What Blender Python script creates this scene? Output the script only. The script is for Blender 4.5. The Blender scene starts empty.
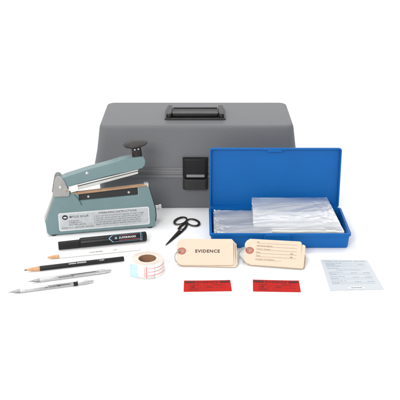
import bpy, bmesh, math, random
from mathutils import Vector, Matrix, noise
R = math.radians
random.seed(7)
scene = bpy.context.scene
C = scene.collection

# ------------------------------------------------------------------ camera
PITCH, CAM_H, FPX = R(22), 0.82, 850.0
cam = bpy.data.cameras.new('camera'); cam_o = bpy.data.objects.new('camera', cam)
cam_o.location = (0, 0, CAM_H); cam_o.rotation_euler = (R(90) - PITCH, 0, 0)
cam.sensor_width = 36; cam.lens = FPX / 400 * 36; cam.clip_start = .05; cam.clip_end = 100
C.objects.link(cam_o); scene.camera = cam_o

# ------------------------------------------------------------------ light
w = bpy.data.worlds.new('World'); scene.world = w; w.use_nodes = True
bg = w.node_tree.nodes['Background']; bg.inputs[0].default_value = (1, 1, 1, 1); bg.inputs[1].default_value = .80
def softbox(name, loc, target, sx, sy, power, col=(1, 1, 1)):
    l = bpy.data.lights.new(name, 'AREA'); l.shape = 'RECTANGLE'; l.size = sx; l.size_y = sy
    l.energy = power; l.color = col
    o = bpy.data.objects.new(name, l); o.location = loc
    o.rotation_euler = (Vector(target) - Vector(loc)).to_track_quat('-Z', 'Y').to_euler()
    C.objects.link(o); return o
softbox('studio_light', (-.9, 1.9, 2.2), (0, 1.9, 0), .8, .8, 9)
softbox('studio_light', (-.8, -.5, 1.5), (0, 1.9, .1), 1.0, .8, 38)
softbox('backdrop_light', (0, 3.6, 3.2), (0, 4.4, .3), 5.0, 1.2, 60)
scene.view_settings.view_transform = 'Standard'; scene.view_settings.look = 'None'
scene.view_settings.exposure = 0.0; scene.view_settings.gamma = 1
scene.render.engine = 'CYCLES'
scene.cycles.transparent_max_bounces = 32

# ------------------------------------------------------------------ helpers
def G(px, py, z=0.0):
    """point of the horizontal plane at height z that the photo shows at (px, py)"""
    x = (px - 200) / FPX; y = (200 - py) / FPX
    r = Vector((x, math.cos(PITCH) + y * math.sin(PITCH), -math.sin(PITCH) + y * math.cos(PITCH)))
    return Vector((0, 0, CAM_H)) + r * ((z - CAM_H) / r.z)

def mat(name, col, rough=.5, metal=0., bump=0., bscale=200., var=0., vscale=8., spec=.5, trans=0., coat=0., sss=0., col2=None):
    m = bpy.data.materials.new(name); m.use_nodes = True
    nt = m.node_tree; b = nt.nodes['Principled BSDF']
    b.inputs['Base Color'].default_value = (*col, 1)
    b.inputs['Roughness'].default_value = rough; b.inputs['Metallic'].default_value = metal
    b.inputs['Specular IOR Level'].default_value = spec
    b.inputs['Coat Weight'].default_value = coat
    tc = nt.nodes.new('ShaderNodeTexCoord')
    if var > 0 or col2:
        n = nt.nodes.new('ShaderNodeTexNoise'); n.inputs['Scale'].default_value = vscale; n.inputs['Detail'].default_value = 6
        nt.links.new(tc.outputs['Object'], n.inputs['Vector'])
        r = nt.nodes.new('ShaderNodeValToRGB')
        c2 = col2 or tuple(min(1, c * (1 + var)) for c in col)
        c1 = col if col2 else tuple(c * (1 - var) for c in col)
        r.color_ramp.elements[0].position = .35; r.color_ramp.elements[1].position = .65
        r.color_ramp.elements[0].color = (*c1, 1); r.color_ramp.elements[1].color = (*c2, 1)
        nt.links.new(n.outputs['Fac'], r.inputs[0]); nt.links.new(r.outputs[0], b.inputs['Base Color'])
        mr = nt.nodes.new('ShaderNodeMapRange'); mr.inputs[3].default_value = max(0, rough - .07); mr.inputs[4].default_value = min(1, rough + .07)
        nt.links.new(n.outputs['Fac'], mr.inputs[0]); nt.links.new(mr.outputs[0], b.inputs['Roughness'])
    if bump > 0:
        n = nt.nodes.new('ShaderNodeTexNoise'); n.inputs['Scale'].default_value = bscale; n.inputs['Detail'].default_value = 3
        nt.links.new(tc.outputs['Object'], n.inputs['Vector'])
        bp = nt.nodes.new('ShaderNodeBump'); bp.inputs['Strength'].default_value = bump; bp.inputs['Distance'].default_value = .001
        nt.links.new(n.outputs['Fac'], bp.inputs['Height']); nt.links.new(bp.outputs[0], b.inputs['Normal'])
    return m

def plastic_film(name, tint, opacity=.35):
    m = bpy.data.materials.new(name); m.use_nodes = True; nt = m.node_tree
    for n in list(nt.nodes): nt.nodes.remove(n)
    out = nt.nodes.new('ShaderNodeOutputMaterial')
    tr = nt.nodes.new('ShaderNodeBsdfTransparent'); tr.inputs[0].default_value = (.97, .98, 1, 1)
    pr = nt.nodes.new('ShaderNodeBsdfPrincipled'); pr.inputs['Base Color'].default_value = (*tint, 1); pr.inputs['Roughness'].default_value = .3
    gl = nt.nodes.new('ShaderNodeBsdfGlossy'); gl.inputs['Roughness'].default_value = .25
    tc = nt.nodes.new('ShaderNodeTexCoord')
    nz = nt.nodes.new('ShaderNodeTexNoise'); nz.inputs['Scale'].default_value = 16; nz.inputs['Detail'].default_value = 6; nz.inputs['Distortion'].default_value = 1.2
    mp = nt.nodes.new('ShaderNodeMapping'); mp.inputs['Scale'].default_value = (.3, 2.2, 1.6)
    nt.links.new(tc.outputs['Object'], mp.inputs[0]); nt.links.new(mp.outputs[0], nz.inputs['Vector'])
    mr = nt.nodes.new('ShaderNodeMapRange'); mr.inputs[1].default_value = .3; mr.inputs[2].default_value = .7
    mr.inputs[3].default_value = opacity * .5; mr.inputs[4].default_value = min(1, opacity * 1.6)
    nt.links.new(nz.outputs['Fac'], mr.inputs[0])
    bp = nt.nodes.new('ShaderNodeBump'); bp.inputs['Strength'].default_value = .45; bp.inputs['Distance'].default_value = .002
    nt.links.new(nz.outputs['Fac'], bp.inputs['Height'])
    nt.links.new(bp.outputs[0], pr.inputs['Normal']); nt.links.new(bp.outputs[0], gl.inputs['Normal'])
    a = nt.nodes.new('ShaderNodeMixShader'); nt.links.new(mr.outputs[0], a.inputs[0])
    nt.links.new(tr.outputs[0], a.inputs[1]); nt.links.new(pr.outputs[0], a.inputs[2])
    fr = nt.nodes.new('ShaderNodeLayerWeight'); fr.inputs[0].default_value = .25
    nt.links.new(bp.outputs[0], fr.inputs['Normal'])
    f2 = nt.nodes.new('ShaderNodeMath'); f2.operation = 'MULTIPLY'; f2.inputs[1].default_value = .30
    nt.links.new(fr.outputs['Fresnel'], f2.inputs[0])
    b = nt.nodes.new('ShaderNodeMixShader'); nt.links.new(f2.outputs[0], b.inputs[0])
    nt.links.new(a.outputs[0], b.inputs[1]); nt.links.new(gl.outputs[0], b.inputs[2])
    nt.links.new(b.outputs[0], out.inputs[0])
    return m

def thing(name, label, cat, M=None, group=None):
    o = bpy.data.objects.new(name, None); C.objects.link(o); o.empty_display_size = .02
    if M is not None: o.matrix_world = M
    o['label'] = label; o['category'] = cat
    if group: o['group'] = group
    return o
def tag(o, label, cat, group=None):
    o['label'] = label; o['category'] = cat
    if group: o['group'] = group
    return o
def obj(name, bm, m, parent=None, bevel=0., seg=2, smooth=True, M=None):
    me = bpy.data.meshes.new(name)
    bmesh.ops.recalc_face_normals(bm, faces=bm.faces)
    bm.to_mesh(me); bm.free()
    me.materials.append(m)
    if smooth:
        for p in me.polygons: p.use_smooth = True
        me.set_sharp_from_angle(angle=R(35))
    o = bpy.data.objects.new(name, me); C.objects.link(o)
    if parent is not None: o.parent = parent
    if M is not None: o.matrix_local = M
    if bevel > 0:
        b = o.modifiers.new('bevel', 'BEVEL'); b.width = bevel; b.segments = seg; b.limit_method = 'ANGLE'; b.angle_limit = R(30)
    return o

def loft(rings, cap0=True, cap1=True, bm=None):
    bm = bm or bmesh.new()
    rs = [[bm.verts.new(p) for p in r] for r in rings]
    n = len(rs[0])
    for a, b in zip(rs, rs[1:]):
        for i in range(n):
            bm.faces.new((a[i], a[(i + 1) % n], b[(i + 1) % n], b[i]))
    if cap0: bm.faces.new(rs[0][::-1])
    if cap1: bm.faces.new(rs[-1])
    return bm
def rrect(x0, x1, y0, y1, r, z, n=6):
    pts = []
    for cx, cy, a0 in ((x1 - r, y1 - r, 0), (x0 + r, y1 - r, 90), (x0 + r, y0 + r, 180), (x1 - r, y0 + r, 270)):
        for k in range(n + 1):
            a = R(a0 + 90 * k / n); pts.append(Vector((cx + r * math.cos(a), cy + r * math.sin(a), z)))
    return pts
def box(bm, x0, x1, y0, y1, z0, z1):
    v = [bm.verts.new(p) for p in ((x0,y0,z0),(x1,y0,z0),(x1,y1,z0),(x0,y1,z0),(x0,y0,z1),(x1,y0,z1),(x1,y1,z1),(x0,y1,z1))]
    for f in ((3,2,1,0),(4,5,6,7),(0,1,5,4),(1,2,6,5),(2,3,7,6),(3,0,4,7)): bm.faces.new([v[i] for i in f])
    return bm
def prism_y(bm, poly, yf, yb):
    """polygon in (x,z) extruded in y between yf(z) and yb(z)"""
    f = [bm.verts.new((x, yf(z), z)) for x, z in poly]; b = [bm.verts.new((x, yb(z), z)) for x, z in poly]
    bm.faces.new(f); bm.faces.new(b[::-1])
    n = len(poly)
    for i in range(n): bm.faces.new((f[i], b[i], b[(i + 1) % n], f[(i + 1) % n]))
    return bm
def prism_z(bm, poly, z0, z1):
    f = [bm.verts.new((x, y, z0)) for x, y in poly]; b = [bm.verts.new((x, y, z1)) for x, y in poly]
    bm.faces.new(f[::-1]); bm.faces.new(b)
    n = len(poly)
    for i in range(n): bm.faces.new((f[i], f[(i + 1) % n], b[(i + 1) % n], b[i]))
    return bm
def lathe(prof, n=40, bm=None, axis='x', sq=None):
    """prof: list of (s, r) along the axis"""
    rings = []
    for s, r in prof:
        r = max(r, 1e-5); ring = []
        for k in range(n):
            a = 2 * math.pi * k / n; c, d = r * math.cos(a), r * math.sin(a)
            ring.append(Vector((s, c, d)) if axis == 'x' else Vector((c, d, s)) if axis == 'z' else Vector((c, s, d)))
        rings.append(ring)
    return loft(rings, bm=bm)
def tube(pts, rad, n=10, closed=False, bm=None, flat=1.0):
    """tube through pts; rad number or list; flat squashes z"""
    bm = bm or bmesh.new(); N = len(pts); pts = [Vector(p) for p in pts]
    rings = []
    for i, p in enumerate(pts):
        a = pts[(i - 1) % N] if (closed or i > 0) else p; b = pts[(i + 1) % N] if (closed or i < N - 1) else p
        t = (b - a).normalized(); s = t.cross(Vector((0, 0, 1)))
        if s.length < 1e-3: s = Vector((1, 0, 0))
        s.normalize(); u = s.cross(t)
        rr = rad[i] if isinstance(rad, (list, tuple)) else rad
        rings.append([bm.verts.new(p + s * (rr * math.cos(2 * math.pi * k / n)) + u * (rr * flat * math.sin(2 * math.pi * k / n))) for k in range(n)])
    for i in range(N if closed else N - 1):
        a, b = rings[i], rings[(i + 1) % N]
        for k in range(n): bm.faces.new((a[k], a[(k + 1) % n], b[(k + 1) % n], b[k]))
    if not closed: bm.faces.new(rings[0][::-1]); bm.faces.new(rings[-1])
    return bm
def letters(items, bm=None, bold=.0, res=2):
    """items: (text, x, y, size[, align[, stretch]]) laid flat in XY; returns bmesh"""
    bm = bm or bmesh.new()
    for it in items:
        t, x, y, s = it[:4]; al = it[4] if len(it) > 4 else 'LEFT'; st = it[5] if len(it) > 5 else 1
        cu = bpy.data.curves.new('t', 'FONT'); cu.body = t; cu.size = s; cu.align_x = al; cu.offset = bold * s; cu.resolution_u = res; cu.space_character = 1.12
        o = bpy.data.objects.new('t', cu); C.objects.link(o)
        bpy.context.view_layer.update()
        me = bpy.data.meshes.new_from_object(o.evaluated_get(bpy.context.evaluated_depsgraph_get()))
        me.transform(Matrix.Translation((x, y, 0)) @ Matrix.Diagonal((st, 1, 1, 1)))
        bm.from_mesh(me)
        bpy.data.objects.remove(o); bpy.data.curves.remove(cu); bpy.data.meshes.remove(me)
    return bm
def wrap(bm, r, a0):
    """flat XY artwork laid round a bar of radius r along x; a0 = angle of its middle above the horizontal, on the -y side"""
    ys = [v.co.y for v in bm.verts]; n = int((max(ys) - min(ys)) / (r * .1)) + 1
    for k in range(1, n):
        bmesh.ops.bisect_plane(bm, geom=bm.verts[:] + bm.edges[:] + bm.faces[:], plane_co=(0, min(ys) + (max(ys) - min(ys)) * k / n, 0), plane_no=(0, 1, 0))
    for v in bm.verts:
        a = R(a0) + v.co.y / r
        v.co = Vector((v.co.x, -r * math.cos(a), r * math.sin(a)))
    return bm
def rects(rs, bm=None, nx=1, ny=4):
    bm = bm or bmesh.new()
    for x0, y0, x1, y1 in rs:
        g = [[bm.verts.new((x0 + (x1 - x0) * i / nx, y0 + (y1 - y0) * j / ny, 0)) for i in range(nx + 1)] for j in range(ny + 1)]
        for j in range(ny):
            for i in range(nx): bm.faces.new((g[j][i], g[j][i + 1], g[j + 1][i + 1], g[j + 1][i]))
    return bm
def frame_from(p0, p1):
    """matrix with origin p0 and x axis towards p1 (both on the table)"""
    d = (p1 - p0); a = math.atan2(d.y, d.x)
    return Matrix.Translation(p0) @ Matrix.Rotation(a, 4, 'Z'), Vector((d.x, d.y, 0)).length

# ------------------------------------------------------------------ materials
M_grey   = mat('grey_plastic', (.149, .151, .158), .5, bump=.6, bscale=360, var=.03, vscale=6, spec=.35)
M_trim   = mat('grey_trim', (.22, .22, .225), .36, metal=.35, var=.04)
M_black  = mat('black_plastic', (.010, .010, .0105), .36, bump=.12, bscale=900, var=.1, vscale=40, spec=.28)
M_black2 = mat('worn_black_plastic', (.032, .031, .031), .42, spec=.3, bump=.2, bscale=700, var=.1, vscale=40)
M_dark   = mat('recess_shade', (.012, .012, .013), .5)  # near-black that puts the shade of recesses into the colour
M_plate  = mat('brushed_plate', (.55, .55, .56), .35, metal=.6, var=.05, vscale=60)
M_blue   = mat('blue_plastic', (.002, .114, .39), .42, spec=.25, bump=.1, bscale=500, var=.03, vscale=14)
M_teal   = mat('teal_enamel', (.150, .232, .243), .36, bump=.22, bscale=380, var=.035, vscale=25, coat=.15)
M_bracket= mat('zinc_bracket', (.38, .37, .355), .42, metal=.45, var=.08, vscale=50, bump=.1)
M_steel  = mat('steel', (.55, .55, .55), .25, metal=.9, var=.05, vscale=50)
M_alu    = mat('satin_aluminium', (.62, .62, .60), .32, metal=.75, var=.06, vscale=40)
M_label  = mat('silver_foil_label', (.52, .54, .55), .38, metal=.25, var=.06, vscale=120)
M_line   = mat('pale_print', (.72, .74, .75), .5)
M_ink    = mat('black_ink', (.012, .012, .014), .5)
M_inkg   = mat('grey_ink', (.09, .09, .11), .6)
M_tan    = mat('heat_cloth', (.40, .24, .14), .55, bump=.2, bscale=600, var=.12, vscale=60)
M_white  = mat('white_plastic', (.82, .82, .80), .4, var=.01)
M_rubber = mat('black_rubber', (.02, .02, .02), .7)
M_knob   = mat('brown_black_knob', (.022, .017, .017), .42, var=.1, vscale=60, spec=.3)
M_manila = mat('manila_card', (.69, .56, .435), .65, bump=.2, bscale=700, var=.018, vscale=120)
M_patch  = mat('red_fibre_patch', (.42, .13, .10), .6, bump=.2, bscale=700, var=.12, vscale=120)
M_wire   = mat('pale_string', (.34, .35, .33), .7)
M_red    = mat('red_vinyl', (.50, .016, .012), .65, spec=.12, var=.06, vscale=90, bump=.1, bscale=300)
M_card   = mat('white_card', (.57, .605, .63), .5, var=.01)
M_cardw  = mat('white_oval', (.86, .87, .88), .5)
M_bluegr = mat('blue_grey_ink', (.26, .31, .38), .6)
M_core   = mat('cardboard_core', (.34, .19, .11), .8, bump=.3, bscale=400, var=.12, vscale=80)
M_paper  = mat('white_paper_tape', (.84, .82, .80), .5, var=.01)
M_rolltop= mat('wound_paper_edge', (.80, .70, .62), .7, var=.03, vscale=60)
M_ltblue = mat('light_blue_print', (.46, .66, .80), .5, var=.12, vscale=160)
M_redpr  = mat('red_print', (.70, .12, .13), .5)
M_wood   = mat('tan_pencil_wood', (.56, .32, .17), .6, var=.12, vscale=120)
M_wpaint = mat('white_paint', (.78, .77, .75), .35)
M_bpaint = mat('black_paint', (.012, .012, .012), .35, spec=.28, var=.1, vscale=100)
M_lead   = mat('black_lead', (.02, .02, .022), .4)
M_chrome = mat('satin_chrome', (.56, .57, .56), .28, metal=.9, var=.04, vscale=70)
M_tip    = mat('worn_nickel', (.30, .31, .31), .35, metal=.7, var=.1, vscale=200)
M_sciss  = mat('dark_steel', (.045, .038, .030), .28, metal=.6, var=.15, vscale=90)
M_wink   = mat('white_ink', (.75, .75, .75), .5)
M_bink   = mat('sky_blue_ink', (.25, .50, .70), .5)
M_film   = plastic_film('clear_film', (.70, .71, .72), .50)
M_film2  = plastic_film('cream_film', (.74, .71, .645), .60)

# ------------------------------------------------------------------ setting: one seamless white paper sweep
M_floor = mat('white_sweep_paper', (.93, .93, .93), .75, spec=.15)
bm = bmesh.new()
prof = [(-3.0, 0), (0, 0), (1.2, 0), (2.6, 0), (4.2, 0)]
for k in range(1, 13):
    a = R(90 * k / 12); prof.append((4.2 + 1.2 * math.sin(a), 1.2 - 1.2 * math.cos(a)))
prof.append((5.4, 3.2))
rows = [[bm.verts.new((x, y, z)) for x in (-4, 4)] for y, z in prof]
for a, b in zip(rows, rows[1:]): bm.faces.new((a[0], a[1], b[1], b[0]))
fl = obj('ground', bm, M_floor); fl['kind'] = 'structure'

# ------------------------------------------------------------------ tool case
cx, y0, y1 = -.0085, 1.972, 2.205
case = thing('tool_case', 'large grey moulded plastic tool case with black handle, standing behind everything', 'case', Matrix.Translation((cx, y0, 0)))
D = y1 - y0
def lev(z, hx, iy, r): return rrect(-hx, hx, iy, D - iy, r * .8, z, 8)
base = [lev(0, .234, .006, .02), lev(.002, .2375, .003, .022), lev(.006, .2395, .0015, .024), lev(.084, .2440, 0, .024)]
obj('case_base', loft(base), M_grey, case)
tr = [lev(.0842, .2440, .0, .026), lev(.0846, .2465, -.003, .028), lev(.0905, .2470, -.0032, .028), lev(.0915, .2445, -.0002, .026), lev(.0985, .2450, -.0002, .026),
      lev(.0995, .2480, -.004, .029), lev(.1035, .2480, -.004, .029), lev(.1045, .2465, -.0015, .027), lev(.1105, .2470, -.0015, .027)]
obj('seam_trim', loft(tr, True, True), M_trim, case)
lid = [lev(.1108, .2512, -.0028, .028), lev(.1120, .2530, -.0035, .029), lev(.118, .2520, -.0030, .029)]
for z, hx, iy, r in ((.150, .2455, .0030, .027), (.175, .2420, .0060, .026), (.200, .2388, .0085, .025), (.2055, .2378, .0092, .024)): lid.append(lev(z, hx, iy, r))
for k in range(1, 8):
    a = R(90 * k / 7); q = .0075
    lid.append(lev(.2070 + q * math.sin(a), .2373 - q * (1 - math.cos(a)), .0095 + q * (1 - math.cos(a)), .023 - q * .4 * (1 - math.cos(a))))
lid_o = obj('case_lid', loft(lid), M_grey, case)
# handle on the lid
zt = .2145
hy0, hy1 = G(190, 120.2, zt).y - y0, G(190, 109.5, zt).y - y0
hx0, hx1 = -.0035 - .076, -.0035 + .076
bm = loft([rrect(hx0, hx1, hy0, hy1, .008, zt + .0004), rrect(hx0, hx1, hy0, hy1, .008, zt + .003), rrect(hx0 + .002, hx1 - .002, hy0 + .002, hy1 - .002, .007, zt + .0045)])
hp = obj('handle', bm, M_black2, case)
bm = bmesh.new(); zz = zt + .0046
box(bm, hx0 + .018, hx1 - .018, hy1 - .036, hy1 - .012, zz, zz + .0012)
obj('handle_slot_shade', bm, M_dark, hp)  # raised slab, the slot's shade put into its dark colour
for s in (-1, 1):
    xa = hx0 + .004 if s < 0 else hx1 - .018
    bm = loft([rrect(xa, xa + .014, hy0 + .004, hy1 - .006, .005, zz), rrect(xa, xa + .014, hy0 + .004, hy1 - .006, .005, zz + .007), rrect(xa + .002, xa + .012, hy0 + .006, hy1 - .010, .004, zz + .010)])
    obj('handle_end', bm, M_black, hp)
bm = loft([rrect(hx0 + .0185, hx1 - .0185, hy0 + .008, hy0 + .033, .006, zz + .0003), rrect(hx0 + .0185, hx1 - .0185, hy0 + .006, hy0 + .034, .006, zz + .006),
           rrect(hx0 + .0185, hx1 - .0185, hy0 + .009, hy0 + .031, .006, zz + .010)])
obj('handle_grip', bm, M_black, hp, bevel=.0008)
for x in (-.032, .027):
    bm = loft([rrect(x - .004, x + .004, hy0 + .0345, hy0 + .0405, .002, zz + .0002, 3), rrect(x - .003, x + .003, hy0 + .0350, hy0 + .040, .002, zz + .0075, 3)])
    obj('handle_lug', bm, M_black2, hp)
bm = box(bmesh.new(), hx0 + .02, hx1 - .02, hy1 - .0105, hy1 - .0055, zz, zz + .0035); obj('handle_rail', bm, M_black2, hp, bevel=.0008)
# latch
lx0, lx1 = -.0325, .0265
def latch_block(za, zb, yf, inset):
    bm = bmesh.new()
    a = [Vector((x, yf + .012, z)) for x, z in ((lx0 - .002, za), (lx1 + .002, za), (lx1 + .002, zb), (lx0 - .002, zb))]
    b = [Vector((x, yf, z)) for x, z in ((lx0 + inset, za + .003), (lx1 - inset, za + .003), (lx1 - inset, zb - .003), (lx0 + inset, zb - .003))]
    return loft([a, b], bm=bm)
la = obj('latch', latch_block(.086, .1390, -.017, .004), M_black, case, bevel=.0015, seg=3)
obj('latch_hasp', latch_block(.053, .0855, -.015, .004), M_black2, la, bevel=.0015, seg=3)
bm = box(bmesh.new(), lx0 + .008, lx1 - .007, -.0182, -.0172, .0905, .0975); obj('latch_plate', bm, mat('dull_plate', (.26, .26, .26), .4, metal=.4, var=.06, vscale=60), la, bevel=.0003)

# ------------------------------------------------------------------ impulse sealer
A, B = G(50, 237), G(153, 228.5)
Ms, _ = frame_from(A, B)
seal = thing('impulse_sealer', 'teal enamelled hand impulse heat sealer with raised arm and black knob, left of the group', 'heat sealer', Ms)
mm = .001
yf = lambda z: .25 * z; yb = lambda z: .064 - .25 * z
S = lambda pts: [(x * mm, z * mm) for x, z in pts]
body = S([(-1, 4), (-6, 10), (-8, 32), (19, 96), (22, 99), (73, 95.5), (73, 77), (211, 80), (211, 98), (234, 100), (238, 97), (250, 48), (251, 30), (247, 6), (244, 4)])
sb = obj('sealer_body', prism_y(bmesh.new(), body, yf, yb), M_teal, seal, bevel=.0018, seg=3)
# solid block filling the notch, its inner shade put into the colour; two terminals
obj('well_shade_block', prism_y(bmesh.new(), S([(73.3, 77.4), (210.7, 80.4), (210.7, 93), (73.3, 91)]), lambda z: .25 * z + .006, lambda z: .064 - .25 * z - .004), M_dark, sb)
for x, z in ((95, 83.5), (190, 86.5)):
    bm = lathe([(0, .0034), (.0015, .0034), (.003, .0022), (.0034, .0)], 20, axis='y')
    obj('terminal_screw', bm, M_alu, sb, M=Matrix.Translation((x * mm, .25 * z * mm + .0055, z * mm)) @ Matrix.Rotation(R(180), 4, 'Z'))
# heating strip across the top
st = S([(58, 92.5), (62, 96.5), (232, 104.0), (235, 101.5), (232, 99.6), (62, 91)])
hs = obj('heating_strip', prism_y(bmesh.new(), st, lambda z: .0232, lambda z: .0325), M_tan, seal, bevel=.0006)
obj('strip_clamp', prism_y(bmesh.new(), S([(227, 103.8), (227, 107), (237, 107), (237, 98), (233, 98), (233, 103)]), lambda z: .0225, lambda z: .0345), M_alu, hs, bevel=.0004)
# label plate on the sloping front
sl = math.sqrt(1 + .25 ** 2); th = math.atan2(1, .25)
ML = Matrix.Translation((0, -.0002, 0)) @ Matrix.Rotation(th, 4, 'X')   # local y runs up the slope
def slopeplate(x0, x1, z0, z1, r, t0, t1, nseg=5):
    return loft([rrect(x0 * mm, x1 * mm, z0 * sl * mm, z1 * sl * mm, r * mm, t0 * mm, nseg), rrect(x0 * mm, x1 * mm, z0 * sl * mm, z1 * sl * mm, r * mm, t1 * mm, nseg)])
lp = obj('instruction_label', slopeplate(22, 235.5, 10.5, 52.5, 5, .0, .5), M_label, seal, M=ML)
bm = bmesh.new()
o_ = rrect(23.3 * mm, 234.2 * mm, 11.8 * sl * mm, 51.2 * sl * mm, 4.2 * mm, .65 * mm); i_ = rrect(24.8 * mm, 232.7 * mm, 13.2 * sl * mm, 49.8 * sl * mm, 3.2 * mm, .65 * mm)
loft([o_, i_], False, False, bm=bm); obj('label_border', bm, M_line, lp)
bm = bmesh.new(); loft([[Vector((37.5 * mm + 6.6 * mm * math.cos(a), 43 * mm + 5.6 * mm * math.sin(a), .7 * mm)) for a in [2 * math.pi * k / 32 for k in range(32)]],
      [Vector((37.5 * mm, 43 * mm, .7 * mm))] * 0 or [Vector((37.5 * mm + .3 * mm * math.cos(a), 43 * mm + .3 * mm * math.sin(a), .7 * mm)) for a in [2 * math.pi * k / 32 for k in range(32)]]], False, True, bm=bm)
em = obj('emblem', bm, M_ink, lp)
bm = bmesh.new()
for s in (-1, 1):
    prism_z(bm, [(.0375 + s * .0002, .0445), (.0375 + s * .0042, .0435), (.0375 + s * .0022, .0405), (.0375 + s * .0002, .0415)][::s], .00075, .00080)
obj('emblem_mark', bm, M_line, em)
micro = [('FOR SEALING', 46, 32.5, 3.6), ('THERMOPLASTIC', 46, 28, 3.6), ('BAGS AND FILM  8 IN.', 46, 23.5, 3.6), ('POWER 110 V    WATTS 260   60 CYCLE', 29, 16.8, 3.7)]
ins = ['1. PLUG CORD INTO OUTLET AND SET TIMER DIAL TO START NUMBER', '2. PLACE BAG OPENING ACROSS THE SEALING STRIP AND PRESS ARM',
       '3. WAIT FOR LIGHT TO GO OUT THEN HOLD ONE SECOND MORE', '4. LIFT ARM AND REMOVE SEALED BAG. RAISE OR LOWER TIMER AS', '   NEEDED FOR THE THICKNESS OF MATERIAL. KEEP CLOTH CLEAN']
it = [('IMPULSE SEALER', 46.5, 41.0, 6.8, 'LEFT', .84)] + micro
bm = letters([(t, x * mm, y * mm, s * mm, *(r[0:] if r else ())) for (t, x, y, s, *r) in it], bold=.004)
letters([('OPERATING INSTRUCTIONS', .160, .0455, .0062, 'CENTER', 1.04)], bm, bold=.004)
letters([(t, .1045, .0392 - i * .0049, .0038, 'LEFT', .86) for i, t in enumerate(ins)], bm, bold=.0)
bmesh.ops.translate(bm, verts=bm.verts, vec=(0, 0, .0007)); obj('label_lettering', bm, M_ink, lp, smooth=False)
def AL(px, py, yy=.020):
    """(x, z) on the arm's side plane"""
    o = Vector((0, 0, CAM_H)); g = G(px, py) - o; inv = Ms.inverted()
    lo = inv @ o; ld = inv.to_3x3() @ g; t = (yy - lo.y) / ld.y; q = lo + ld * t; return (q.x, q.z)
# hinge brackets, one each side of the arm
poly = [AL(*p, .0160) for p in ((52.2, 197), (53.6, 188), (54.8, 180), (56.2, 177.2), (58.2, 176.2), (60.8, 177), (64.2, 181), (69.6, 192.6), (69.0, 196.6))]
for k, (ya, yb2) in enumerate(((.0162, .0188), (.0452, .0478))):
    br = obj('hinge_bracket', prism_y(bmesh.new(), poly, lambda z: ya, lambda z: yb2), M_bracket, seal, bevel=.0006)
    for (px, py, rr, mt) in ((60.4, 187.4, 3.8, M_alu), (57.6, 179.4, 2.2, M_steel), (66.8, 191.2, 2.0, M_tan), (65.4, 185.4, 1.5, M_steel)):
        x, z = AL(px, py, .0160)
        bm = lathe([(0, rr * mm), (.0012, rr * mm), (.0022, rr * .6 * mm), (.0023, 0)], 20, axis='y')
        obj('rivet', bm, mt, br, M=Matrix.Translation((x, ya + .0001 if k == 0 else yb2 - .0001, z)) @ Matrix.Rotation(R(180 if k == 0 else 0), 4, 'Z'))
# left end cap plate (pale) and spring wire
obj('end_plate', prism_y(bmesh.new(), S([(-9.5, 31), (-8.2, 30), (18, 92), (23, 128), (20, 128), (15, 94)]), lambda z: .012 + .15 * z, lambda z: .052 - .15 * z), M_bracket, seal, bevel=.0005)
bm = tube([(.062, .0185, .094), (.068, .0165, .088), (.074, .0150, .078), (.078, .0135, .068)], .0006, 6); obj('cable', bm, M_rubber, seal)
# arm
ap = [AL(*p) for p in ((58, 180.5), (66, 176.4), (90, 168.8), (110, 163.4), (121, 159.9), (131, 157.8), (140, 156.6), (143.8, 157.6), (145.4, 160.5), (145.0, 165.0), (142.6, 168.0), (137, 169.8), (110, 175.6), (69, 186.5), (61, 189))]
arm = obj('press_arm', prism_y(bmesh.new(), ap, lambda z: .0195, lambda z: .0445), M_teal, seal, bevel=.0014, seg=3)
b0 = [AL(*p) for p in ((76, 185.2), (138.5, 169.4), (138.5, 174.2), (76, 191))]
obj('press_bar', prism_y(bmesh.new(), b0, lambda z: .0225, lambda z: .0415), M_alu, arm, bevel=.0012)
b1 = [AL(*p) for p in ((76, 186.6), (138.7, 171.0), (138.7, 171.7), (76, 187.4))]
obj('bar_groove', prism_y(bmesh.new(), b1, lambda z: .0223, lambda z: .0417), M_black2, arm)
b0 = [AL(*p) for p in ((68.5, 187), (77.5, 184.6), (78.6, 191), (71, 193.2))]
obj('bar_end_block', prism_y(bmesh.new(), b0, lambda z: .0215, lambda z: .0425), M_white, arm, bevel=.0008)
x_, z_ = AL(87, 173.0)
obj('arm_screw', lathe([(0, .0036), (.0012, .0036), (.0022, .0022), (.0023, 0)], 20, axis='y'), M_alu, arm, M=Matrix.Translation((x_, .0199, z_)) @ Matrix.Rotation(R(180), 4, 'Z'))
# knob, tilted with the arm
kx, kz = AL(136.9, 155.2, .032); kz += .004
Mk = Matrix.Translation((kx, .032, kz)) @ Matrix.Rotation(R(-7), 4, 'Y')
kn = obj('knob', lathe([(-.0078, .0108), (-.007, .0116), (-.003, .0118), (.019, .0114), (.0205, .015), (.0215, .022), (.0228, .0272), (.0242, .0286), (.0258, .0284), (.0278, .0255), (.0298, .0195), (.0312, .0115), (.0320, .004), (.0321, 0)], 48, axis='z'), M_knob, arm, M=Mk)
bm = bmesh.new()
for s in (-1, 1):
    v = lathe([(0, .0022), (.0012, .0022), (.002, .0010), (.0021, 0)], 14, axis='y')
    v.transform(Matrix.Translation((s * .0042, -.0113, .0145)) @ Matrix.Rotation(R(180), 4, 'Z'))
    me = bpy.data.meshes.new('x'); v.to_mesh(me); v.free(); bm.from_mesh(me); bpy.data.meshes.remove(me)
obj('knob_pins', bm, M_plate, kn)
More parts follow.
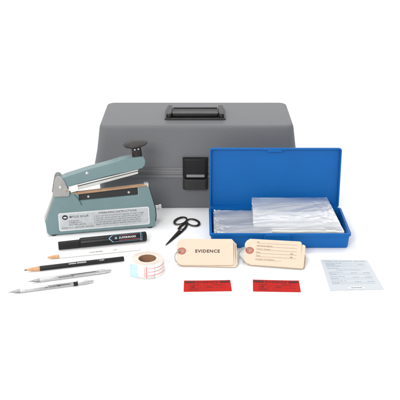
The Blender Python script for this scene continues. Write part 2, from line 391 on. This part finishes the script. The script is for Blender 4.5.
# timer shaft on the right end, rubber feet
obj('timer_shaft', lathe([(0, .007), (.002, .007), (.0022, .0042), (.012, .0042), (.0125, .0058), (.018, .0058), (.019, .004)], 24), M_steel, seal, M=Matrix.Translation((.2475, .022, .046)))
obj('end_gasket', prism_y(bmesh.new(), S([(238, 95), (250.2, 48), (251.2, 29), (249.5, 16), (250.8, 16), (252.8, 29), (251.8, 49), (240, 95)]), lambda z: .25 * z + .002, lambda z: .062 - .25 * z), M_rubber, seal, bevel=.0005)
for x in (.010, .236):
    for y in (.010, .054):
        obj('foot', lathe([(0, .0062), (.0045, .0075)], 20, axis='z'), M_rubber, seal, M=Matrix.Translation((x, y, 0)))

# ------------------------------------------------------------------ blue hinged box
bx0, bx1, by0, by1, bh = .0235, .3370, 1.736, 1.888, .0375
bb = thing('storage_box', 'blue plastic hinged box standing open with clear bags inside', 'storage box', Matrix.Translation((bx0, by0, 0)))
W_, D_ = bx1 - bx0, by1 - by0
def tray(x0, x1, y0, y1, h, t, r, taper, rim, rimh, floor):
    q = [rrect(x0 + taper + .002, x1 - taper - .002, y0 + taper + .002, y1 - taper - .002, r, 0), rrect(x0 + taper, x1 - taper, y0 + taper, y1 - taper, r + .001, .002)]
    q.append(rrect(x0 + .0005, x1 - .0005, y0 + .0005, y1 - .0005, r + .001, h - rimh - .0006))
    q.append(rrect(x0 - rim, x1 + rim, y0 - rim, y1 + rim, r + .002, h - rimh))
    q.append(rrect(x0 - rim, x1 + rim, y0 - rim, y1 + rim, r + .002, h - .0008)); q.append(rrect(x0 - rim + .0008, x1 + rim - .0008, y0 - rim + .0008, y1 + rim - .0008, r + .002, h))
    q.append(rrect(x0 + t, x1 - t, y0 + t, y1 - t, r, h)); q.append(rrect(x0 + t + taper, x1 - t - taper, y0 + t + taper, y1 - t - taper, r - .001, floor))
    return loft(q)
base_b = obj('box_base', tray(0, W_, 0, D_, bh, .0028, .006, .003, .0022, .0065, .0025), M_blue, bb)
tx0, tx1 = .120, .180
bm = loft([[Vector((tx0, -.0022, .004)), Vector((tx1, -.0022, .004)), Vector((tx1, -.0022, .031)), Vector((tx0, -.0022, .031))][::1],
           [Vector((tx0, .001, .002)), Vector((tx1, .001, .002)), Vector((tx1, .001, .033)), Vector((tx0, .001, .033))]]); bmesh.ops.translate(bm, verts=bm.verts, vec=(0, -.0016, 0))
obj('catch_plate', bm, M_blue, bb, bevel=.0006)
bm = bmesh.new(); box(bm, tx0 + .002, tx1 - .002, -.0052, -.0020, .0305, .0362); obj('catch', bm, M_blue, bb, bevel=.0008)
Ml = Matrix.Translation((-.0005, D_ + .016, bh - .0015)) @ Matrix.Rotation(R(87.5), 4, 'X')
lid_b = obj('box_lid', tray(.0005, W_ - .0030, 0, .1475, .0135, .0026, .004, .001, .0006, .003, .0025), M_blue, bb, M=Ml)
bm = bmesh.new()
box(bm, .124, .182, .1440, .1470, .0137, .0150); box(bm, .136, .170, .1395, .1440, .0120, .0148)
obj('lid_catch', bm, M_blue, lid_b, bevel=.0007)
for x in (.012, .135, .262):
    obj('hinge', lathe([(x, .0035), (x + .045, .0035)], 16), M_blue, bb, M=Matrix.Translation((0, D_ + .0055, bh - .006)))

# clear bags lying in the box
def film(x0, x1, xr, ya, yb_, za, zb, seed, amp, nx=110, ny=50, crump=0., end=0.):
    """loose sheet between x0 and x1 (xr at the front right), front edge ya / za, back edge yb_ / zb, with folds"""
    bm = bmesh.new(); g = []
    nz = lambda a, b, c: noise.noise(Vector((a, b, c)))
    rdg = lambda a, b, c: (1 - abs(nz(a, b, c)) * 2.2)
    for j in range(ny + 1):
        row = []; v = j / ny
        for i in range(nx + 1):
            u = i / nx
            xe = xr + (x1 - xr) * v
            x = x0 + (xe - x0) * u + .0020 * nz(v * 11, seed, u * 2) * (1 - u)
            y = ya + (yb_ - ya) * v + .0012 * nz(u * 7, seed + 4, 1)
            fan = v + (1 - u) * .35                                   # folds run out towards the right corner
            z = za + (zb - za) * (v ** .85) + amp * (.8 * nz(u * 2.2, v * 3, seed * 3.1) + .55 * rdg(u * 1.3, fan * 7, seed * 1.7) + .18 * rdg(u * 3, fan * 17, seed * 2.9))
            c = crump * max(0, 1 - u * 3.2) + end * max(0, u * 3.4 - 2.4)
            z += c * (rdg(u * 14, v * 9, seed) * .0042 + rdg(u * 29 + v * 8, v * 21, seed + 3) * .0022)
            z -= end * .010 * max(0, u * 2.5 - 1.5) ** 2 * (1.1 - v)
            if z < bh + .001: x = min(max(x, bx0 + .008), bx1 - .008); y = min(max(y, by0 + .008), by1 - .008)
            row.append(bm.verts.new((x, min(y, by1 + .001), max(z, .0045))))
        g.append(row)
    for j in range(ny):
        for i in range(nx): bm.faces.new((g[j][i], g[j][i + 1], g[j + 1][i + 1], g[j + 1][i]))
    return bm
for k in range(5):
    o = obj('plastic_bag', film(.030 + .003 * (k % 3), .160 - .004 * k, .165, by0 + .010, by1 - .012 - .004 * k, .012 + .0052 * k, .014 + .0068 * k, 3 + k * 2.7, .0012, 70, 44, crump=.45), M_film2 if k in (1, 3, 4) else M_film)
    tag(o, 'crumpled clear bag in the short low pile, left end of the blue box', 'plastic bag', 'short clear bags in the blue box')
for k in range(7):
    o = obj('plastic_bag', film(.1225 + .0010 * (k % 3), .313 - .002 * k, .341 - .0028 * k, by0 + .0085 + .0055 * k, by1 - .009 - .001 * k, .0125 + .0038 * k, .020 + .0082 * k, 21 + k * 1.9, .0008, crump=.05, end=.22), M_film2 if k in (1, 3, 4) else M_film)
    tag(o, 'long smooth clear bag in the tall pile filling the right of the blue box', 'plastic bag', 'long clear bags in the blue box')

# ------------------------------------------------------------------ manila tags
def tag_mesh(wd, ht, cut, t=.0005, bend=.0, rc=.004):
    # eyelet end at the left with cut corners
    pts = [(wd - rc * .3, rc * .3), (wd, rc)] + [(wd, ht - rc), (wd - rc * .5, ht - rc * .3), (wd - rc, ht)] + [(cut, ht), (cut * .35, ht - cut * .55), (0, ht - cut * 1.25), (0, cut * 1.25), (cut * .35, cut * .55), (cut, 0), (wd - rc, 0)]
    bm = prism_z(bmesh.new(), pts, 0, t)
    return bm
def ring_disc(cx_, cy_, ro, ri, z, n=28, wob=0):
    o_ = [Vector((cx_ + (ro + wob * math.sin(5 * a)) * math.cos(a), cy_ + (ro + wob * math.sin(3 * a)) * math.sin(a), z)) for a in [2 * math.pi * k / n for k in range(n)]]
    i_ = [Vector((cx_ + ri * math.cos(a), cy_ + ri * math.sin(a), z)) for a in [2 * math.pi * k / n for k in range(n)]]
    return loft([o_, i_], False, False)
def tag_stack(px0, px1, pyb, skew, n, label_top, label_rest, group, art, wd, ht):
    P0, P1 = G(px0, pyb), G(px1, pyb + skew); Mf, _ = frame_from(P0, P1)
    rnd = random.Random(int(px0))
    for k in range(n):
        top = k == n - 1
        tilt = 4 + (30 - 4) * (k / (n - 1)) ** .85
        dx = 0 if top else (rnd.uniform(.002, .009)); dy = 0 if top else rnd.uniform(-.002, .004)
        rz = 0 if top else rnd.uniform(-3.0, 1.0)
        M = Mf @ Matrix.Translation((dx, dy + .0006 * (n - 1 - k) * 0, .0006 + .0009 * k)) @ Matrix.Rotation(R(rz), 4, 'Z') @ Matrix.Rotation(R(tilt), 4, 'X')
        t = thing('evidence_tag', label_top if top else label_rest, 'tag', M, None if top else group)
        if top: t['group'] = group
        card = obj('tag_card', tag_mesh(wd, ht, .010), M_manila, t, bevel=.0001)
        pc = obj('eyelet_patch', ring_disc(.0115, ht * .53, .0092, .0022, .0009, wob=.0004), M_patch, t)
        if top:
            obj('patch_ring', ring_disc(.0115, ht * .53, .0050, .0040, .0011), M_wood, pc)
            art(t, wd, ht)
    # twisted wire through the eyelet, hanging over the end
    top_M = Mf @ Matrix.Translation((0, 0, .0006 + .0009 * (n - 1))) @ Matrix.Rotation(R(30), 4, 'X')
    return Mf, top_M
def art_front(t, wd, ht):
    bm = letters([('EVIDENCE', wd * .545, ht * .47, .0112, 'CENTER', .96)], bold=.022)
    bmesh.ops.translate(bm, verts=bm.verts, vec=(0, 0, .0009)); obj('lettering', bm, M_inkred, t, smooth=False)
def art_back(t, wd, ht):
    rows = [('No. ........', .0), ('Submitting agency', 1), ('Victim / Suspect', 2), ('Date', 3), ('Time', 4), ('Location of evidence', 5), ]
    it = []; rc = []
    for i, (s, _) in enumerate(rows):
        y = ht * (.86 - i * .135); it.append((s.replace('.', ''), .026, y, .0042)); rc.append((.026, y - .0016, wd - .010, y - .0011))
    it += [('AM', wd - .024, ht * (.86 - 3 * .135), .004), ('PM', wd - .024, ht * (.86 - 4 * .135), .004)]
    bm = letters(it, bold=.01); rects(rc, bm, 1, 1)
    bmesh.ops.translate(bm, verts=bm.verts, vec=(0, 0, .0009)); obj('lettering', bm, M_inkbr, t, smooth=False)
M_inkred = mat('brown_black_ink', (.045, .02, .016), .6); M_inkbr = mat('brown_ink', (.30, .18, .13), .6)
L1, T1 = tag_stack(176.2, 231, 267.2, 0.2, 6, 'top cream manila tag printed EVIDENCE in front of the blue box', 'cream manila tag lying under the top tag of the EVIDENCE stack', 'manila tags in the EVIDENCE stack', art_front, .1235, .0690)
L2, T2 = tag_stack(243, 298, 265.6, 3.2, 6, 'top cream manila tag with ruled blank form lines in front of the blue box', 'cream manila tag lying under the top tag of the ruled stack', 'manila tags in the ruled stack', art_back, .1235, .0660)
# wires
h = T1 @ Vector((.0115, .0366, .001)); 
bm = tube([T1 @ Vector(p) for p in ((.0115, .0366, .0012), (.006, .035, .0035), (.000, .031, .0030), (-.003, .026, .0012), (-.0035, .019, -.001), (-.002, .013, -.003), (.002, .010, -.004))], .0010, 8)
tag(obj('tie_string', bm, M_wire), 'thin grey string loop at the eyelet of the EVIDENCE tag stack', 'string')
bm = bmesh.new()
for ph in (0, math.pi):
    pts = []
    for i in range(40):
        s = i / 39; c = Vector((-.003 - .008 * math.sin(s * 2.6), .040 - .030 * s, .001 + .0 * s)); pts.append(T2 @ (c + Vector((.0020 * math.cos(s * 17 + ph), 0, .0018 + .0018 * math.sin(s * 17 + ph)))))
    tube(pts, .0009, 6, bm=bm)
tube([T2 @ Vector(p) for p in ((.0115, .035, .0012), (.005, .0385, .004), (-.002, .040, .003))], .0010, 6, bm=bm)
tube([T2 @ Vector(p) for p in ((-.012, .022, .002), (-.006, .014, .002), (.000, .008, -.002), (.002, .006, -.006))], .0012, 6, bm=bm)
tag(obj('tie_string', bm, M_wire), 'twisted thin grey string at the eyelet of the ruled tag stack', 'string')

# ------------------------------------------------------------------ flat cards
def quad_card(name, px, m, t=.0004, rough=0):
    P = [G(*p) for p in px]   # TL TR BR BL
    O = P[3]; d = P[2] - P[3]; a = math.atan2(d.y, d.x); Mq = Matrix.Translation(O) @ Matrix.Rotation(a, 4, 'Z'); inv = Mq.inverted()
    q = [inv @ p for p in P]
    return Mq, q
def bil(q, u, v):
    a = q[3].lerp(q[2], u); b = q[0].lerp(q[1], u); return a.lerp(b, v)
def sheet(q, m, name, parent, curl=.0, n=16, t=.0005):
    bm = bmesh.new(); tops = []; bots = []
    for j in range(n + 1):
        rt, rb = [], []
        for i in range(n + 1):
            u, v = i / n, j / n; p = bil(q, u, v)
            z = .0003 + curl * (max(0, abs(u - .5) * 2 - .6) ** 2) * 4 * (.5 + .5 * noise.noise(Vector((u * 2, v * 2, q[1].x * 50))))
            z += curl * .2 * (1 + noise.noise(Vector((u * 3, v * 3, q[1].x * 90)))) 
            rb.append(bm.verts.new((p.x, p.y, z))); rt.append(bm.verts.new((p.x, p.y, z + t)))
        tops.append(rt); bots.append(rb)
    for j in range(n):
        for i in range(n):
            bm.faces.new((tops[j][i], tops[j][i + 1], tops[j + 1][i + 1], tops[j + 1][i])); bm.faces.new((bots[j][i], bots[j + 1][i], bots[j + 1][i + 1], bots[j][i + 1]))
    for i in range(n):
        bm.faces.new((bots[0][i], bots[0][i + 1], tops[0][i + 1], tops[0][i])); bm.faces.new((bots[n][i + 1], bots[n][i], tops[n][i], tops[n][i + 1]))
        bm.faces.new((bots[i + 1][0], bots[i][0], tops[i][0], tops[i + 1][0])); bm.faces.new((bots[i][n], bots[i + 1][n], tops[i + 1][n], tops[i][n]))
    return obj(name, bm, m, parent)
def warp_art(bm, q, W, H, z):
    """artwork drawn on W x H goes onto the quad"""
    for v in bm.verts:
        p = bil(q, v.co.x / W, v.co.y / H); v.co = Vector((p.x, p.y, z))
    return bm
for px, lb in (((( 184, 281.0), (230.2, 280.4), (231.8, 291.3), (183.6, 292.0)), 'red EVIDENCE sticker lying below the EVIDENCE tag stack'),
               (((252.8, 280.0), (298.8, 281.0), (300.8, 292.4), (253.0, 291.6)), 'red EVIDENCE sticker lying below the ruled tag stack')):
    Mq, q = quad_card('s', px, M_red)
    t = thing('evidence_sticker', lb, 'sticker', Mq, 'red evidence stickers')
    sheet(q, M_red, 'sticker_sheet', t, .0008)
    bm = rects([(2, 30.5, 24, 36), (77, 30.5, 98, 36)], ny=1)
    letters([('EVIDENCE', 50, 29.6, 9.0, 'CENTER', 1.02), ('AGENCY', 12, 21.8, 4.6), ('CASE No.', 62, 21.8, 4.6), ('ITEM', 12, 13.8, 4.6), ('DATE', 48, 13.8, 4.6), ('INITIALS', 12, 6, 4.6)], bm, bold=.012)
    rects([(12, 20, 92, 20.4), (12, 12, 92, 12.4), (12, 4.2, 60, 4.6)], bm, 4, 1)
    obj('lettering', warp_art(bm, q, 100, 40, .0019), mat('dark_red_ink', (.045, .005, .005), .5), t, smooth=False)
Mq, q = quad_card('c', ((320.6, 260.0), (367.0, 260.4), (384.0, 289.6), (330.2, 291.0)), M_card)
t = thing('record_card', 'pale blue white printed form card lying right of the ruled tags', 'card', Mq)
sheet(q, M_card, 'card_sheet', t, .0003)
it = [('CHAIN OF CUSTODY RECORD', 52, 141.5, 6.4, 'CENTER', .95), ('RECEIVED FROM', 8, 133, 4.4), ('ADDRESS', 8, 125, 4.4), ('DATE', 78, 125, 4.4), ('DESCRIPTION', 8, 117, 4.4), ('LOCATION', 8, 106, 4.4), ('CHAIN OF POSSESSION', 52, 96, 4.6, 'CENTER')]
rc = [(8, 131, 95, 131.4), (8, 123, 95, 123.4), (8, 115, 95, 115.4), (8, 104, 95, 104.4)]
for i in range(3):
    y = 86 - i * 22; it += [('RECEIVED BY', 11, y, 4.4), ('DATE', 55, y - 4, 4.4), ('AM/PM', 80, y - 4, 4.4), ('FROM', 11, y - 10, 4.4)]; rc += [(9, y - 6, 95, y - 5.6), (9, y - 12.5, 95, y - 12.1), (9, y - 12.5, 9.5, y + 5)]
bm = letters(it, bold=.0); rects(rc, bm, 1, 1); obj('lettering', warp_art(bm, q, 104, 152, .0012), M_bluegr, t, smooth=False)
bm = bmesh.new(); vs = [bm.verts.new((52 + 17 * math.cos(a), 8.5 + 6.5 * math.sin(a), 0)) for a in [2 * math.pi * k / 40 for k in range(40)]]; bm.faces.new(vs)
ov = obj('stamp_oval', warp_art(bm, q, 104, 152, .0013), M_cardw, t, smooth=False)
bm = rects([(41 + i * 1.9, 7.0, 41 + i * 1.9 + (1.3 if i % 3 else .8), 11.5) for i in range(12)], ny=1); obj('oval_print', warp_art(bm, q, 104, 152, .0015), M_inkg, ov, smooth=False)

# ------------------------------------------------------------------ roll of label tape
rh = .032; c0 = G(147.3, 258.2, rh); Ro, Ri = .0350, .0178
t = thing('label_roll', 'white roll of evidence label tape on brown cardboard core', 'tape roll', Matrix.Translation((c0.x, c0.y, 0)))
def ringz(r, z, n=72): return [Vector((r * math.cos(2 * math.pi * k / n), r * math.sin(2 * math.pi * k / n), z)) for k in range(n)]
rl = obj('wound_tape', loft([ringz(Ri + .0018, .0004), ringz(Ro - .0003, .0004), ringz(Ro, .0008), ringz(Ro, rh - .0006), ringz(Ro - .0004, rh), ringz(Ri + .0018, rh), ringz(Ri + .0018, .0004)], False, False), M_paper, t)
bm = bmesh.new(); k = 0; r = Ri + .0030
while r < Ro - .0012:
    dr = .0007 * (1 + .3 * math.sin(k)); loft([ringz(r, rh + .00015), ringz(r + dr * .55, rh + .00022), ringz(r + dr, rh + .00015)], False, False, bm=bm); r += dr * 1.35; k += 1
obj('wound_edges', bm, M_rolltop, rl)
obj('core', loft([ringz(Ri, .0003), ringz(Ri + .0017, .0003), ringz(Ri + .0017, rh - .0005), ringz(Ri, rh - .0005), ringz(Ri, .0003)], False, False), M_core, t)
bm = bmesh.new(); loft([ringz(Ri - .0002, .0012), ringz(.0005, .0012)], False, True, bm=bm); obj('core_disc', bm, M_core, t)
# free end of the tape, standing off the roll towards the left
a0 = R(246); pA = Vector(((Ro + .0004) * math.cos(a0), (Ro + .0004) * math.sin(a0), 0)); dirv = Vector((math.sin(a0), -math.cos(a0), 0))
path = [Vector(((Ro + .0004) * math.cos(R(a)), (Ro + .0004) * math.sin(R(a)), 0)) for a in range(300, 246, -6)] + [pA + dirv * s for s in (.0, .006, .012, .018, .0225)]
def strip(path, z0, z1, off=0., s0=0, s1=None):
    bm = bmesh.new(); ps = path[s0:s1]
    prev = None
    for i, p in enumerate(ps):
        d = (ps[min(i + 1, len(ps) - 1)] - ps[max(i - 1, 0)]).normalized(); nrm = Vector((d.y, -d.x, 0)); 
        if nrm.y > 0: nrm = -nrm
        p2 = p + nrm * off
        cur = (bm.verts.new((p2.x, p2.y, z0)), bm.verts.new((p2.x, p2.y, z1)))
        if prev: bm.faces.new((prev[0], cur[0], cur[1], prev[1]))
        prev = cur
    return bm
tl = obj('tape_end', strip(path, .0006, rh - .0002), M_paper, t); sm = tl.modifiers.new('s', 'SOLIDIFY'); sm.thickness = .0003
obj('blue_print', strip(path, .0012, rh - .001, .0005, len(path) - 4, None), M_ltblue, tl)
def arc(a0, a1, za, zb, r=Ro + .0008, n=24):
    bm = bmesh.new(); pv = None
    for i in range(n + 1):
        a = R(a0 + (a1 - a0) * i / n); c, s = r * math.cos(a), r * math.sin(a); cur = (bm.verts.new((c, s, za)), bm.verts.new((c, s, zb)))
        if pv: bm.faces.new((pv[0], cur[0], cur[1], pv[1]))
        pv = cur
    return bm
bm = bmesh.new()
for aa in ((274, 352, .0240, .0249), (274, 352, .0160, .0169), (274, 352, .0078, .0087), (269.5, 272, .0030, .0295), (263, 264.2, .006, .027), (266, 266.8, .006, .027), (357, 359, .003, .029)):
    v = arc(*aa); me = bpy.data.meshes.new('x'); v.to_mesh(me); v.free(); bm.from_mesh(me); bpy.data.meshes.remove(me)
obj('red_print', bm, M_redpr, rl)

# ------------------------------------------------------------------ writing tools
def bar(p0, p1, r):
    P0, P1 = G(*p0, r), G(*p1, r); M, L = frame_from(P0, P1); return M, L
# marker
r = .0112; M, L = bar((58.3, 245.0), (146.2, 236.2), r)
t = thing('marker_pen', 'fat black marker pen with red and white lettering, in front of the heat sealer', 'marker', M)
rc_ = .0092; Lc = L * .235
o = obj('cap', lathe([(0, rc_ - .0008), (.0008, rc_), (Lc - .002, rc_ + .0004), (Lc, rc_ + .0002)], 40), M_black, t, M=Matrix.Translation((0, 0, rc_ - r)))
obj('barrel', lathe([(Lc + .0002, rc_ - .0006), (Lc + .0015, r - .0014), (Lc + .004, r), (L - .010, r), (L - .0095, r - .0004), (L - .0088, r - .0004), (L - .0083, r), (L - .0015, r), (L, r - .0014)], 48), M_black, t)
e = .00015
bm = wrap(letters([('SUPERMARK', L * .68, -.0022, .0066, 'LEFT', 1.0)], bold=.012), r + e, 38)
for v in bm.verts: pass
obj('lettering', bm, M_wink, t, smooth=False)
bm = wrap(letters([('MA', L * .803, -.0022, .0067, 'LEFT', 1.0)], bold=.045), r + e * 1.8, 38); bm.free()
bm = bmesh.new()
rects([(L * .68, -.0062, L * .925, -.0054), (L * .70, .0058, L * .90, .0063)], bm, 1, 3)
bm = wrap(bm, r + e, 38); obj('red_stripe', bm, M_redpr, t, smooth=False)
bm = bmesh.new()
def seg(bm, x0, y0, x1, y1, wd):
    n = 8; d = Vector((x1 - x0, y1 - y0)).normalized(); nn = Vector((-d.y, d.x)) * wd / 2; pv = None
    for i in range(n + 1):
        x, y = x0 + (x1 - x0) * i / n, y0 + (y1 - y0) * i / n; cur = (bm.verts.new((x + nn.x, y + nn.y, 0)), bm.verts.new((x - nn.x, y - nn.y, 0)))
        if pv: bm.faces.new((pv[0], cur[0], cur[1], pv[1]))
        pv = cur
for dx, wd in ((0, .0016),):
    seg(bm, L * .565 + dx, 0, L * .61 + dx, .0085, wd); seg(bm, L * .565 + dx, 0, L * .61 + dx, -.0085, wd)
    seg(bm, L * .61 + dx, .0085, L * .94, .0092, .0006); seg(bm, L * .61 + dx, -.0085, L * .94, -.0092, .0006)
seg(bm, L * .930, -.012, L * .930, .012, .0011); seg(bm, L * .945, -.012, L * .945, .012, .0004)
obj('blue_stripe', wrap(bm, r + e, 38), M_bink, t, smooth=False)
bm = bmesh.new()
for k in range(4):
    a = math.pi * k / 4; seg(bm, L * .645 - .003 * math.cos(a), -.003 * math.sin(a), L * .645 + .003 * math.cos(a), .003 * math.sin(a), .0009)
obj('star_mark', wrap(bm, r + e, 38), M_bink, t, smooth=False)
# grease pencils
def grease(p0, p1, r, body_m, lead_m, label, txt, ink, tipf, ts):
    M, L = bar(p0, p1, r)
    t = thing('grease_pencil', label, 'grease pencil', M, 'grease pencils')
    Lt = L * tipf
    obj('pencil_body', lathe([(Lt + .0001, r * .985), (Lt + .0004, r), (L - .0005, r), (L, r - .0006)], 28), body_m, t)
    prof = [(Lt * .16, r * .32), (Lt * .34, r * .62)]
    for k in range(7):
        s = Lt * (.36 + .09 * k); prof += [(s, r * (.66 + .045 * k)), (s + Lt * .075, r * (.70 + .045 * k))]
    prof += [(Lt, r * .97)]
    obj('wrapped_paper_tip', lathe(prof, 28), M_wood, t)
    obj('lead', lathe([(0, .0004), (Lt * .05, r * .16), (Lt * .17, r * .34)], 20), lead_m, t)
    bm = wrap(letters([(s, L * x, -.0012, ts, 'LEFT', 1.15) for s, x in txt], bold=.03), r + .00012, 50); obj('lettering', bm, ink, t, smooth=False)
grease((45.0, 257.8), (139.6, 248.2), .0045, M_wpaint, M_wpaint, 'white grease pencil with tan wrapped tip, just below the marker', [('CHINA MARKER', .46), ('* 164T', .70)], M_inkg, .148, .0033)
grease((23.8, 270.3), (123.8, 258.6), .0053, M_bpaint, M_lead, 'black grease pencil with tan wrapped tip and white lettering', [('CHINA MARKER', .44), ('* 173T', .73)], M_wink, .155, .0042)
# lead holders
def holder(p0, p1, r, label, kind):
    M, L = bar(p0, p1, r)
    t = thing('mechanical_pencil', label, 'mechanical pencil', M, 'mechanical pencils')
    obj('barrel', lathe([(.024, r * .86), (.026, r), (L * .80, r), (L * .805, r * .93), (L * .82, r * .93), (L * .825, r)] + [(L * .93, r), (L * .932, r * .8)], 8 if kind else 12), M_chrome, t)
    prof = [(0, .0006), (.006, .0011), (.0062, .0017)]
    obj('tip_cone', lathe(prof + [(.011, .0021), (.0112, .0026), (.022, r * .84), (.024, r * .9)], 28), M_tip, t)
    gr = bmesh.new()
    for k in range(3):
        s = .027 + k * .0023; v = lathe([(s, r * 1.0), (s + .0004, r * 1.05), (s + .0010, r * 1.05), (s + .0014, r * 1.0)], 28); me = bpy.data.meshes.new('x'); v.to_mesh(me); v.free(); gr.from_mesh(me); bpy.data.meshes.remove(me)
    obj('grip_rings', gr, M_alu, t)
    obj('push_button', lathe([(L * .9322, r * .72), (L * .985, r * .72), (L, r * .5)], 24), M_chrome, t)
    ca = 58; bm = bmesh.new(); x0, x1 = (.50, .84) if not kind else (.46, .80)
    box(bm, L * x0, L * x1, -.0013, .0013, r + .0012, r + .0019); box(bm, L * x1 - .004, L * x1, -.0014, .0014, r - .0006, r + .0012); box(bm, L * x0, L * x0 + .004, -.0011, .0011, r + .0002, r + .0012)
    cl = obj('clip', bm, M_steel, t, bevel=.0003, M=Matrix.Rotation(R(20), 4, 'X'))
    obj('clip_band', lathe([(L * x1 - .007, r + .0001), (L * x1 - .0065, r + .0007), (L * x1 + .001, r + .0007), (L * x1 + .0015, r + .0001)], 24), M_black if kind else M_steel, t)
    bm = wrap(letters([('LEAD HOLDER  2 MM', L * (.42 if kind else .36), -.001, .0028, 'LEFT', 1.1)], bold=.03), r * 1.01, 20); obj('lettering', bm, M_ink, t, smooth=False)
    bm = wrap(rects([(L * .55, -.0005, L * .72, .0005)] if kind else [(L * .34, -.0003, L * .84, .0003)], ny=2), r * 1.03, 50 if not kind else 30); obj('engraved_line', bm, M_ink, t, smooth=False)
holder((28.0, 281.6), (111.2, 270.4), .0047, 'upper silver mechanical pencil, with plain silver clip, nearest the black pencil', 0)
holder((8.0, 292.4), (93.6, 281.0), .0047, 'lower silver mechanical pencil, with black clip band, nearest the camera', 1)

# ------------------------------------------------------------------ scissors
t = thing('scissors', 'small dark steel scissors lying between the sealer and the blue box', 'scissors', Matrix.Translation(G(182, 232)))
inv = t.matrix_world.inverted()
inv = Matrix.Translation(-G(182, 232))
tip = inv @ G(165.4, 246.6); piv = inv @ G(181.0, 231.8)
d = (piv - tip); L = d.length; d.normalize(); nn = Vector((-d.y, d.x, 0))
def blade(s, z):
    # s = side of the outer (back) edge
    pr = [(0, 0), (.05, .10), (.35, .45), (.8, .85), (1.0, 1.0), (1.08, .9), (1.08, -.55), (1.0, -.6), (.6, -.35), (.2, -.12)]
    pts = [tip + d * (L * a) + nn * (s * b * .0058) for a, b in pr]
    if s < 0: pts = pts[::-1]
    return prism_z(bmesh.new(), [(p.x, p.y) for p in pts], z, z + .0016)
loops = [((180.6, 222.0), 6.4, 3.6, -18), ((193.0, 223.6), 6.3, 3.4, 12)]
for i, ((cx_, cy_), rx, ry, rot) in enumerate(loops):
    s = 1 if i == 0 else -1
    obj('blade', blade(-s, .0012 + .0019 * i), M_sciss, t, bevel=.0004)
    pts = []
    for k in range(36):
        a = 2 * math.pi * k / 36; ex, ey = rx * math.cos(a), ry * math.sin(a); c, sn = math.cos(R(rot)), math.sin(R(rot))
        p = inv @ G(cx_ + ex * c + ey * sn, cy_ + ex * sn * -1 * -1 * .5 - 0 * c + ey * c); pts.append(Vector((p.x, p.y, .0032)))
    bm = tube(pts, [.0018 + .0006 * (1 + math.cos(2 * math.pi * k / 36 + (0 if i else 2.6))) for k in range(36)], 10, True, flat=.8)
    # shank from the pivot up to the loop
    a_ = (184.0, 229.5) if i == 0 else (180.4, 231.0)
    pth = [(180.5, 232.6), (184.6, 229.6), (186.6, 226.5), (186.8, 223.6)] if i == 0 else [(178.8, 230.0), (180.6, 227.4), (184.0, 225.2), (188.5, 222.8)]
    sp = []
    for q in range(len(pth) - 1):
        for k in range(4): 
            u = k / 4; x = pth[q][0] * (1 - u) + pth[q + 1][0] * u; y = pth[q][1] * (1 - u) + pth[q + 1][1] * u; p = inv @ G(x, y); sp.append(Vector((p.x, p.y, .0030)))
    tube(sp, [.0036 - .0014 * k / (len(sp) - 1) for k in range(len(sp))], 10, bm=bm, flat=.6)
    obj('finger_loop', bm, M_sciss, t)
obj('pivot_screw', lathe([(.0040, .0034), (.0052, .0032), (.0058, .0018), (.0059, 0)], 20, axis='z'), M_steel, t, M=Matrix.Translation((piv.x, piv.y, 0)))
